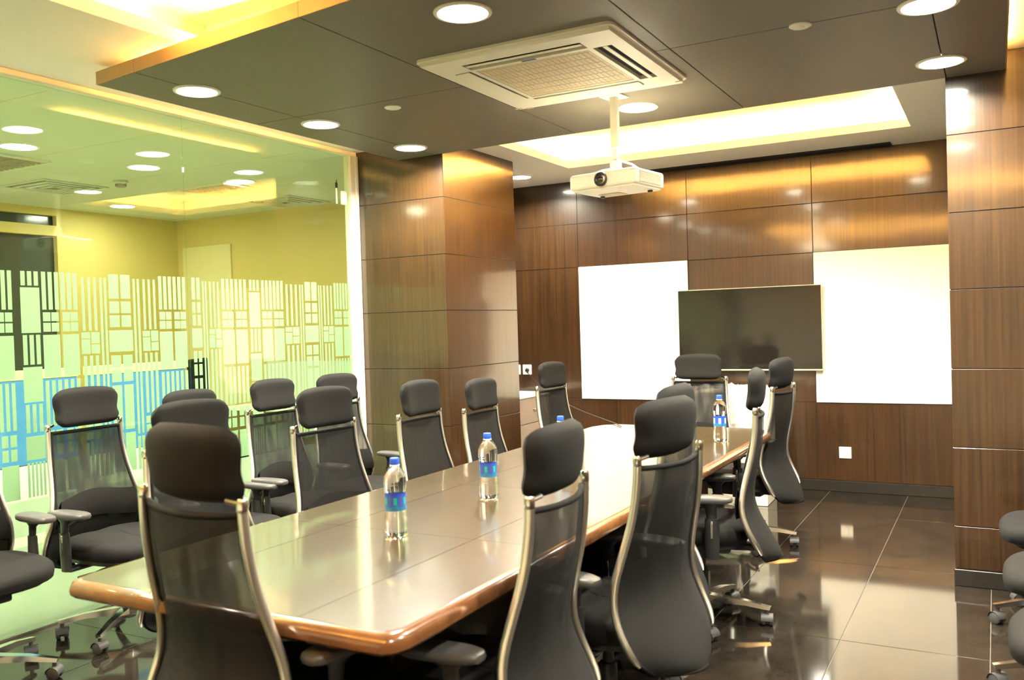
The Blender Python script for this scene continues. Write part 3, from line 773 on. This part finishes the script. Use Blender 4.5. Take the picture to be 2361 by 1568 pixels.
pj = tag(empty('projector', (-1.79, 4.49, 2.143), R(-9)), 'white projector hanging from a pole under the dark slab', 'projector')
bm_ = MB().bbox(-.205, .205, -.155, .165, .012, .098, .018, 3)
obj('body', bm_, M['white_plastic'], pj, smooth=True, ang=35)
obj('underside_plate', MB().bbox(-.19, .19, -.14, .15, .004, .016, .005), M['white_plastic'], pj)
obj('lamp_hatch', MB().bbox(-.13, .0, .02, .12, .001, .005, .001), M['cream_plastic'], pj)
ln = obj('lens_ring', MB().lathe([(.030, 0), (.036, 0), (.037, .018), (.030, .020), (.026, .006)], 28, cap=False), M['black_plastic'], pj, (.0, -.150, .054), smooth=True)
ln.rotation_euler = (R(90), 0, 0)
le = obj('lens', MB().lathe([(.030, 0), (.030, .004), (.022, .010), (.010, .013), (.001, .014)], 24), M['lens'], ln, smooth=True)
lb = obj('lens_barrel', MB().lathe([(.0275, .004), (.0275, .008), (.018, .013), (.018, .011)], 24, cap=False), M['brushed'], ln, smooth=True)
vg = obj('side_vent', MB().bbox(.2045, .207, -.11, .12, .025, .085, .001), M['cream_plastic'], pj)
for k in range(7): obj('vent_slat', MB().box(.2065, .209, -.105, .115, .030 + k * .008, .032 + k * .008), M['white_plastic'], vg)
for x in (-.15, .15): obj('foot', MB().lathe([(.014, .006), (.014, -.004), (.010, -.006)], 14, x, .1), M['rubber'], pj)
obj('status_light', MB().lathe([(.004, .003), (.004, .002)], 10, .03, -.06), M['led'], pj)
mt = obj('ceiling_mount', MB().bbox(-.022, .022, -.016, .016, .235, .515, .004).bbox(-.017, .017, -.012, .012, .13, .25, .003).bbox(-.026, .026, -.022, .022, .125, .175, .005).bbox(-.06, .06, -.06, .06, .512, .519, .002), M['white_plastic'], pj)
for a in range(4):
    an = R(45 + 90 * a)
    obj('bracket_arm', MB().tube([(.015 * math.cos(an), .015 * math.sin(an), .128), (.08 * math.cos(an), .07 * math.sin(an), .118), (.13 * math.cos(an), .11 * math.sin(an), .10)], .007, n=8), M['white_plastic'], pj, smooth=True)
obj('cable_loop', MB().tube([(.02, .02, .17), (.07, .05, .15), (.11, .03, .125), (.13, .08, .105)], .005, n=6), M['white_plastic'], pj, smooth=True)

# ------------------------------------------------------------------ table
TX0, TX1, TY0, TY1, TZT = -2.383, -1.196, 1.585, 5.56, .75
tb = tag(empty('conference_table', ((TX0 + TX1) / 2, (TY0 + TY1) / 2, 0)), 'long glossy veneered conference table with rounded red-brown edge', 'table')
tw, tl = (TX1 - TX0) / 2, (TY1 - TY0) / 2
def outline(w, l, c, r=.05):
    # chamfered and eased corners
    pts = []
    for sx, sy, order in ((1, 1, 0), (-1, 1, 1), (-1, -1, 0), (1, -1, 1)):
        cf = c if sy > 0 else c * .35
        a = (sx * w, sy * (l - cf * 1.6)); b_ = (sx * (w - cf), sy * l)
        seq = (a, b_) if order == 0 else (b_, a)
        mid = ((a[0] + b_[0]) / 2 + sx * cf * .16, (a[1] + b_[1]) / 2 + sy * cf * .22)
        pts += [seq[0], mid, seq[1]]
    return pts
em = MB(); rows = []
for ins, z in ((.030, .695), (.012, .698), (.002, .708), (.0, .722), (.003, .736), (.010, .745), (.020, .7495), (.034, .7495)):
    rows.append([(x, y, z) for x, y in outline(tw - ins, tl - ins, .11)])
em.grid(rows, closed=True)
n_ = len(rows[0]); em.add(rows[0], [tuple(range(n_))])
obj('edge_lipping', em, M['table_edge'], tb, smooth=True, ang=35)
obj('core_board', MB().prism(outline(tw - .034, tl - .034, .11), .70, .7485), M['joint'], tb)
# veneer leaves: three strips across, six along, clipped to the chamfered outline
inner = outline(tw - .026, tl - .026, .11)
def clip(poly, nx, ny, d):
    out = []
    for i in range(len(poly)):
        p, q = poly[i], poly[(i + 1) % len(poly)]
        dp, dq = p[0]*nx + p[1]*ny - d, q[0]*nx + q[1]*ny - d
        if dp <= 0: out.append(p)
        if dp * dq < 0:
            t_ = dp / (dp - dq); out.append((p[0] + (q[0]-p[0])*t_, p[1] + (q[1]-p[1])*t_))
    return out
cxs = [-tw, -.275, .285, tw]; cys = [-tl + k * tl * 2 / 5 for k in range(6)]
cys[1:5] = [2.44 - 3.5725, 3.28 - 3.5725, 4.1 - 3.5725, 4.9 - 3.5725]
for x0, x1 in zip(cxs[:-1], cxs[1:]):
    for y0, y1 in zip(cys[:-1], cys[1:]):
        pg_ = inner
        for nx, ny, d in ((1, 0, x1 - .0012), (-1, 0, -x0 - .0012), (0, 1, y1 - .0008), (0, -1, -y0 - .0008)): pg_ = clip(pg_, nx, ny, d)
        if len(pg_) > 2: obj('veneer_leaf', MB().prism(pg_, .7484, .7502), M['table'], tb)
# panel bases
for y0, y1 in ((-tl + .42, -tl + .95), (-.3, .3), (tl - .95, tl - .42)):
    obj('pedestal', MB().bbox(-.27, .27, y0, y1, .05, .70, .006), M['table_base'], tb)
    obj('plinth', MB().box(-.25, .25, y0 + .02, y1 - .02, 0, .05), M['dark'], tb)
obj('modesty_panel', MB().bbox(-.012, .012, -tl + .95, tl - .95, .16, .70, .003), M['table_base'], tb)
obj('apron', MB().bbox(-.42, .42, -tl + .3, tl - .3, .655, .70, .003), M['table_base'], tb)

# ------------------------------------------------------------------ bottles
prof = [(.001, .004), (.026, .0), (.036, .004), (.0395, .014), (.0395, .030), (.0385, .034), (.0398, .040), (.0398, .055), (.0375, .066), (.0355, .076), (.0345, .082),
        (.0345, .146), (.0365, .150), (.0385, .158), (.0375, .163), (.0395, .168), (.0395, .176), (.0385, .180), (.0392, .184), (.0375, .196), (.032, .212), (.023, .226), (.0155, .234), (.0135, .238), (.0135, .246)]
pm = []
for i in range(len(prof)): pm.append(prof[i])
bottle_mesh = MB().lathe(pm, 28).mesh('bottle_body', True, 60); bottle_mesh.materials.append(M['water'])
label_mesh = [MB().lathe([(.0349, .088), (.0352, .088), (.0352, .146), (.0349, .146)], 36, cap=False).mesh('label', True) for _ in range(2)]
label_mesh[0].materials.append(M['label_a']); label_mesh[1].materials.append(M['label_b'])
cap_mesh = MB().lathe([(.0155, .240), (.0158, .241), (.0158, .258), (.0145, .2615), (.002, .262)], 24).mesh('cap', True); cap_mesh.materials.append(M['cap'])
ring_mesh = MB().lathe([(.0145, .2352), (.0165, .2355), (.0165, .2385), (.0145, .2388)], 24, cap=False).mesh('neck_ring', True); ring_mesh.materials.append(M['white_plastic'])
for x, y, v, rz, lab in ((-1.776, 2.39, 0, .95, 'clear water bottle with blue label nearest the camera on the table'), (-1.804, 3.054, 0, .62, 'clear water bottle with blue label, second along the table'),
                         (-1.787, 3.70, 0, .3, 'water bottle of which only the blue cap shows behind a chair'), (-1.372, 4.90, 1, .6, 'clear water bottle with white patched label at the far table end')):
    t = tag(empty('water_bottle', (x, y, .7505), rz), lab, 'bottle', 'water bottles on the table')
    obj('bottle_body', bottle_mesh, None, t); obj('label', label_mesh[v], None, t); obj('cap', cap_mesh, None, t); obj('neck_ring', ring_mesh, None, t)

# ------------------------------------------------------------------ office chairs
YBK = [(.29, -.300), (.33, -.290), (.40, -.255), (.48, -.215), (.55, -.194), (.62, -.196), (.70, -.214), (.80, -.240), (.90, -.256), (1.0, -.262), (1.2, -.268)]
HWD = [(.295, .0), (.300, .10), (.312, .155), (.33, .200), (.36, .238), (.40, .258), (.45, .264), (.50, .262), (.60, .246), (.70, .226), (.80, .212), (.90, .204), (1.0, .200)]
DEP = [(.29, .075), (.5, .065), (.7, .050), (.98, .040)]
def chair_meshes():
    D = {}
    # mesh back: two skins with a rim
    zs = [.975 - k * .035 for k in range(17)] + [.385, .36, .34, .325, .312, .304, .2975]
    def skin(off):
        rows = []
        for z in zs:
            hw_ = interp(HWD, z) - .010 * min(1, (z - .29) / .05)
            row = []
            for j in range(17):
                u_ = -1 + j / 8
                sag = .006 * (1 - u_ * u_) if z > .96 else 0
                row.append((u_ * hw_, interp(YBK, z) - interp(DEP, z) * (1 - u_ * u_) + off, z - sag))
            rows.append(row)
        return rows
    f_, b_ = skin(.004), skin(-.004)
    mb = MB().grid(f_).grid(b_)
    nr, nc = len(zs), 17; N = nr * nc
    rim = [i for i in range(nc)] + [i * nc + nc - 1 for i in range(1, nr)] + [(nr - 1) * nc + i for i in range(nc - 2, -1, -1)] + [i * nc for i in range(nr - 2, 0, -1)]
    for k in range(len(rim)):
        a, c = rim[k], rim[(k + 1) % len(rim)]
        mb.f.append((a, c, c + N, a + N))
    D['mesh_back'] = (mb, 'mesh', 50)
    # top welt and side edge piping
    top = [(p[0], p[1] - .004, p[2]) for p in f_[0]]
    pp = [(f_[i][0][0], f_[i][0][1] - .004, zs[i]) for i in range(nr - 1)]
    pq = [(f_[i][-1][0], f_[i][-1][1] - .004, zs[i]) for i in range(nr - 1)]
    low = [(p[0], p[1] - .004, p[2]) for p in f_[-2]]
    D['welt'] = (MB().tube(top, .009, n=8).tube(pp, .007, n=6).tube(pq, .007, n=6).tube(low, .007, n=6), 'black_fabric', 60)
    # lumbar pad behind the mesh
    rows_f, rows_b = [], []
    for i in range(8):
        z = .53 + i * .135 / 7
        hw_ = interp(HWD, z) - .02
        e = math.sin(PI * (i / 7)) ** .5 if 0 < i < 7 else 0
        rows_f.append([(u_ * hw_ / 8, interp(YBK, z) - interp(DEP, z) * (1 - (u_/8)**2) + .026, z + .012 * math.cos(u_/8*PI)) for u_ in range(-8, 9)])
        rows_b.append([(p[0], p[1] - .020 * e - .001, p[2]) for p in rows_f[-1]])
    D['lumbar_pad'] = (MB().grid(rows_f).grid(rows_b), 'black_fabric', 70)
    # chrome posts
    for nm, sx in (('post_l', -1), ('post_r', 1)):
        pth = [(sx * (interp(HWD, z) + .004), interp(YBK, z) - .006, z) for z in [1.0 - k * .03 for k in range(21)] + [.375, .362]]
        D[nm] = (MB().tube(pth, [.0105] * (len(pth) - 2) + [.008, .004], [.014] * (len(pth) - 2) + [.011, .006], n=10, side=(1, 0, 0)), 'post', 50)
        D['cap' + nm[-2:]] = (MB().lathe([(.013, .985), (.014, .990), (.014, 1.012), (.010, 1.018), (.002, 1.019)], 14, sx * .204, interp(YBK, 1.0) - .006).tube([(sx * .2, interp(YBK, 1.0) - .006, 1.004), (sx * .165, interp(YBK, 1.0) - .022, 1.012)], .007, n=8), 'chrome', 40)
    # headrest pillow
    fr, bk = [], []
    for i in range(15):
        v_ = -1 + i / 7
        fr_, bk_ = [], []
        for j in range(21):
            u_ = -1 + j / 10
            t_ = .030 * (max(0, 1 - abs(u_) ** 7) ** .5) * (max(0, 1 - abs(v_) ** 5) ** .5)
            hx = .186 - .010 * math.exp(-((v_ + .25) / .4) ** 2) - .014 * max(0, abs(v_) - .6) / .4
            x = u_ * hx * (1 - .05 * max(0, abs(v_) - .7) / .3 * abs(u_) ** 6)
            zc_ = 1.088 + .090 * v_ * (1 - .16 * abs(u_) ** 8) + .010 * (1 - u_ * u_) * (1 if v_ > 0 else -.4) * abs(v_)
            yc_ = -.232 - .036 * (1 - u_ * u_) - .016 * (v_ + 1) / 2 - .010 * (1 - v_ * v_)
            fr_.append((x, yc_ + t_, zc_)); bk_.append((x, yc_ - t_ * 1.05, zc_))
        fr.append(fr_); bk.append(bk_)
    D['headrest'] = (MB().grid(fr).grid(bk), 'black_fabric', 75)
    # seat cushion
    def sup(w_, l_, n=36, e=3.4):
        o = []
        for k in range(n):
            a = 2 * PI * k / n; c, s_ = math.cos(a), math.sin(a)
            o.append((w_ * abs(c) ** (2/e) * (1 if c >= 0 else -1), l_ * abs(s_) ** (2/e) * (1 if s_ >= 0 else -1)))
        return o
    rows = []
    for sc_, z in ((.02, .392), (.80, .388), (.93, .394), (.985, .412), (1.0, .435), (.985, .455), (.93, .470), (.80, .477), (.5, .474), (.02, .472)):
        rows.append([(x * sc_, y * sc_ + .015, z - (.020 * max(0, y * sc_ / .25) ** 3 if z > .40 else 0) - (.006 if abs(x) < .08 and z > .46 else 0)) for x, y in sup(.258, .252)])
    D['seat'] = (MB().grid(rows, closed=True), 'black_fabric', 60)
    D['seat_pan'] = (MB().prism(sup(.225, .215), .372, .392), 'black_plastic', 40)
    D['mechanism'] = (MB().bbox(-.085, .085, -.14, .13, .318, .373, .012, 2).bbox(-.04, .04, -.30, -.10, .326, .356, .01, 2).tube([(0, -.27, .34), (0, -.29, .35), (0, -.285, .39), (0, -.262, .44)], .014, .034, n=10, side=(0, 1, 0)), 'black_plastic', 40)
    D['lever'] = (MB().tube([(.08, .04, .345), (.18, .05, .345), (.24, .05, .338)], .005, n=8).bbox(.22, .30, .03, .07, .330, .342, .004, 2), 'black_plastic', 40)
    D['knob'] = (MB().lathe([(.010, 0), (.012, .004), (.012, .016), (.008, .020)], 12).tube([(0, 0, 0), (0, 0, -.02)], .005, n=6), 'red_plastic', 40)
    # armrests
    for nm, sx in (('arm_l', -1), ('arm_r', 1)):
        D[nm] = (MB().bbox(min(sx * .10, sx * .284), max(sx * .10, sx * .284), -.095, -.035, .346, .364, .006).tube([(sx * .280, -.065, .350), (sx * .282, -.067, .44), (sx * .282, -.069, .53)], [.016, .018, .016], [.032, .034, .030], n=12, side=(1, 0, 0)).tube([(sx * .282, -.069, .52), (sx * .282, -.065, .575), (sx * .282, -.062, .603)], [.011, .012, .026], [.022, .026, .060], n=12, side=(1, 0, 0)), 'black_plastic', 40)
        D['insert' + nm[-2:]] = (MB().bbox(sx * .299 - .003, sx * .299 + .003, -.073, -.061, .44, .52, .002), 'chrome', 40)
        prw = []
        for sc_, z in ((.02, .601), (.85, .600), (.97, .605), (1.0, .615), (.97, .625), (.85, .630), (.02, .632)):
            prw.append([(sx * .280 + x * sc_, y * sc_ - .035, z) for x, y in sup(.046, .128, 28, 3.0)])
        D['pad' + nm[-2:]] = (MB().grid(prw, closed=True), 'pad', 50)
    # base
    D['gas_lift'] = (MB().lathe([(.030, .11), (.030, .235), (.026, .245), (.020, .247), (.020, .33)], 18), 'black_plastic', 40)
    D['hub'] = (MB().lathe([(.030, .072), (.042, .078), (.044, .118), (.036, .134), (.030, .135)], 20), 'chrome', 40)
    lm = MB()
    lm.add([(.035, -.022, .090), (.035, .022, .090), (.035, .022, .126), (.035, -.022, .126), (.20, -.017, .088), (.20, .017, .088), (.20, .015, .112), (.20, -.015, .112), (.312, -.013, .074), (.312, .013, .074), (.318, .011, .090), (.318, -.011, .090)],
           [(0, 1, 5, 4), (1, 2, 6, 5), (2, 3, 7, 6), (3, 0, 4, 7), (4, 5, 9, 8), (5, 6, 10, 9), (6, 7, 11, 10), (7, 4, 8, 11), (8, 9, 10, 11), (0, 3, 2, 1)])
    D['leg'] = (lm, 'chrome', 60)
    def wheel(y0, y1):
        o = MB()
        prof_ = [(.022, y0), (.0265, y0 + .003), (.0265, y1 - .003), (.022, y1)]
        w_ = MB().lathe(prof_, 16)
        o.add([(p[0], p[2], p[1] + .0267) for p in w_.v], w_.f)
        return o
    cs = MB()
    for y0, y1 in ((-.026, -.008), (.008, .026)): w_ = wheel(y0, y1); cs.add(w_.v, w_.f)
    cs.bbox(-.012, .012, -.008, .008, .014, .052, .003)
    hood = MB().lathe([(.0300, -.0275), (.0300, .0275)], 20)
    cs.add([(p[0], p[2], p[1] + .0275) for p in hood.v if True], [f for f in hood.f if len(f) == 4 and all(hood.v[i][1] > -.004 for i in f)])
    cs.lathe([(.009, .050), (.009, .076)], 10)
    D['caster'] = (cs, 'rubber', 40)
    out = {}
    for k, (mb, mat, ang) in D.items():
        me = mb.mesh(k, True, ang); me.materials.append(M[mat]); out[k] = me
    return out
CM = chair_meshes()
UPPER = [('mesh_back', 'mesh_back'), ('welt', 'back_welt'), ('lumbar_pad', 'lumbar_pad'), ('post_l', 'back_post'), ('post_r', 'back_post'), ('headrest', 'headrest'), ('seat', 'seat'), ('seat_pan', 'seat_pan'),
         ('mechanism', 'tilt_mechanism'), ('lever', 'lever'), ('arm_l', 'armrest'), ('arm_r', 'armrest')]
def proto_chair():
    t = empty('office_chair')
    for key, nm in UPPER:
        o = obj(nm, CM[key], None, t)
        if key.startswith('post'): o['label'] = 'polished chrome back post'; obj('post_cap', CM['cap' + key[-2:]], None, o)
        if key.startswith('arm'):
            obj('arm_pad', CM['pad' + key[-2:]], None, o); obj('chrome_insert', CM['insert' + key[-2:]], None, o)
        if key == 'mechanism':
            kn = obj('tension_knob', CM['knob'], None, o, (.12, .10, .352)); kn['label'] = 'orange knob'
        o['up'] = 1
    obj('gas_lift', CM['gas_lift'], None, t)
    hb = obj('star_base', CM['hub'], None, t)
    for k in range(5):
        a = 2 * PI * k / 5 + .3
        l_ = obj('base_leg', CM['leg'], None, hb); l_.rotation_euler = (0, 0, a)
        c_ = obj('caster', CM['caster'], None, hb, (.300 * math.cos(a), .300 * math.sin(a), 0)); c_.rotation_euler = (0, 0, a + 1.2 + k * .9)
    return t
proto = proto_chair()
first = True
def chair(mx, my, rot, zp, label, group, star=0.0, base=None):
    """mx,my: middle of the two post caps; rot: direction of the chair's right-hand side in degrees; zp: height of the caps"""
    global first
    t = proto if first else copy_tree(proto)
    first = False
    a = R(rot)
    off = -.268
    bx = mx - (-math.sin(a) * off); by = my - (math.cos(a) * off)
    if base: bx, by = base
    t.location = (bx, by, 0); t.rotation_euler = (0, 0, a)
    dz = zp - 1.0
    for ch in t.children:
        if 'up' in ch: ch.location.z = dz
        elif ch.name.startswith('gas_lift'): ch.scale = (1, 1, 1 + dz / .33)
        elif ch.name.startswith('star_base'): ch.rotation_euler.z = star
    tag(t, label, 'chair', group)
    return t
GT, GG, GW = 'mesh office chairs round the table', 'mesh office chairs along the glass', 'mesh office chairs along the right wall'
chair(-1.752, 1.515, -7, 1.043, 'black mesh chair with its back to the camera at the near table end', GT, .2)
chair(-2.798, 2.431, 268, 1, 'black mesh chair mostly hidden behind the near end chair, left of the table', GT, .9)
chair(-2.858, 3.293, 266, 0.985, 'black mesh chair left of the table facing the nearest water bottle', GT, .4)
chair(-2.776, 3.979, 272, 0.97, 'black mesh chair left of the table in front of the pillar, nearer of two', GT, .1)
chair(-2.818, 4.698, 272, 0.93, 'black mesh chair left of the table in front of the pillar, farther of two', GT, .5)
chair(-2.911, 5.886, 266, 0.97, 'black mesh chair in front of the niche at the far left table corner', GT, .7)
chair(-1.067, 2.188, 94, 0.99, 'black mesh chair right of the table nearest the camera', GT, .3)
chair(-0.956, 2.805, 79, 1.005, 'large black mesh chair right of the table, second from the camera', GT, .8)
chair(-1.138, 3.45, 90, 1, 'black mesh chair right of the table showing only its headrest', GT, .2)
chair(-1.02, 4.10, 103, 1.02, 'black mesh chair right of the table seen from the side', GT, -.75, base=(-1.262, 4.13))
chair(-1.163, 5.587, 84, 1.005, 'black mesh chair farthest along the right side of the table', GT, -.35)
chair(-1.975, 6.523, 180, 0.99, 'black mesh chair at the head of the table under the screen', GT, .5)
chair(-4.04, 2.15, 266, 1.03, 'black mesh chair cut by the left edge showing seat and armrest', GG, -.55)
chair(-4.022, 2.842, 272, 1.01, 'black mesh chair against the glass with its star base in view', GG, .15)
chair(-3.95, 3.43, 270, 0.95, 'black mesh chair against the glass with only its headrest showing', GG, .6)
chair(-3.916, 4.038, 270, 0.967, 'black mesh chair against the glass left of the white jamb', GG, .3)
chair(-3.93, 4.66, 264, 0.96, 'black mesh chair against the glass closest to the left pillar', GG, .9)
chair(.53, 4.72, 92, 1.0, 'black mesh chair at the right picture edge nearest the right pillar', GW, .35)
chair(.54, 3.90, 90, 1.0, 'black mesh chair at the right picture edge, middle of three', GW, .3)
chair(.55, 3.16, 90, 1.0, 'black mesh chair at the right picture edge nearest the camera', GW, .28)
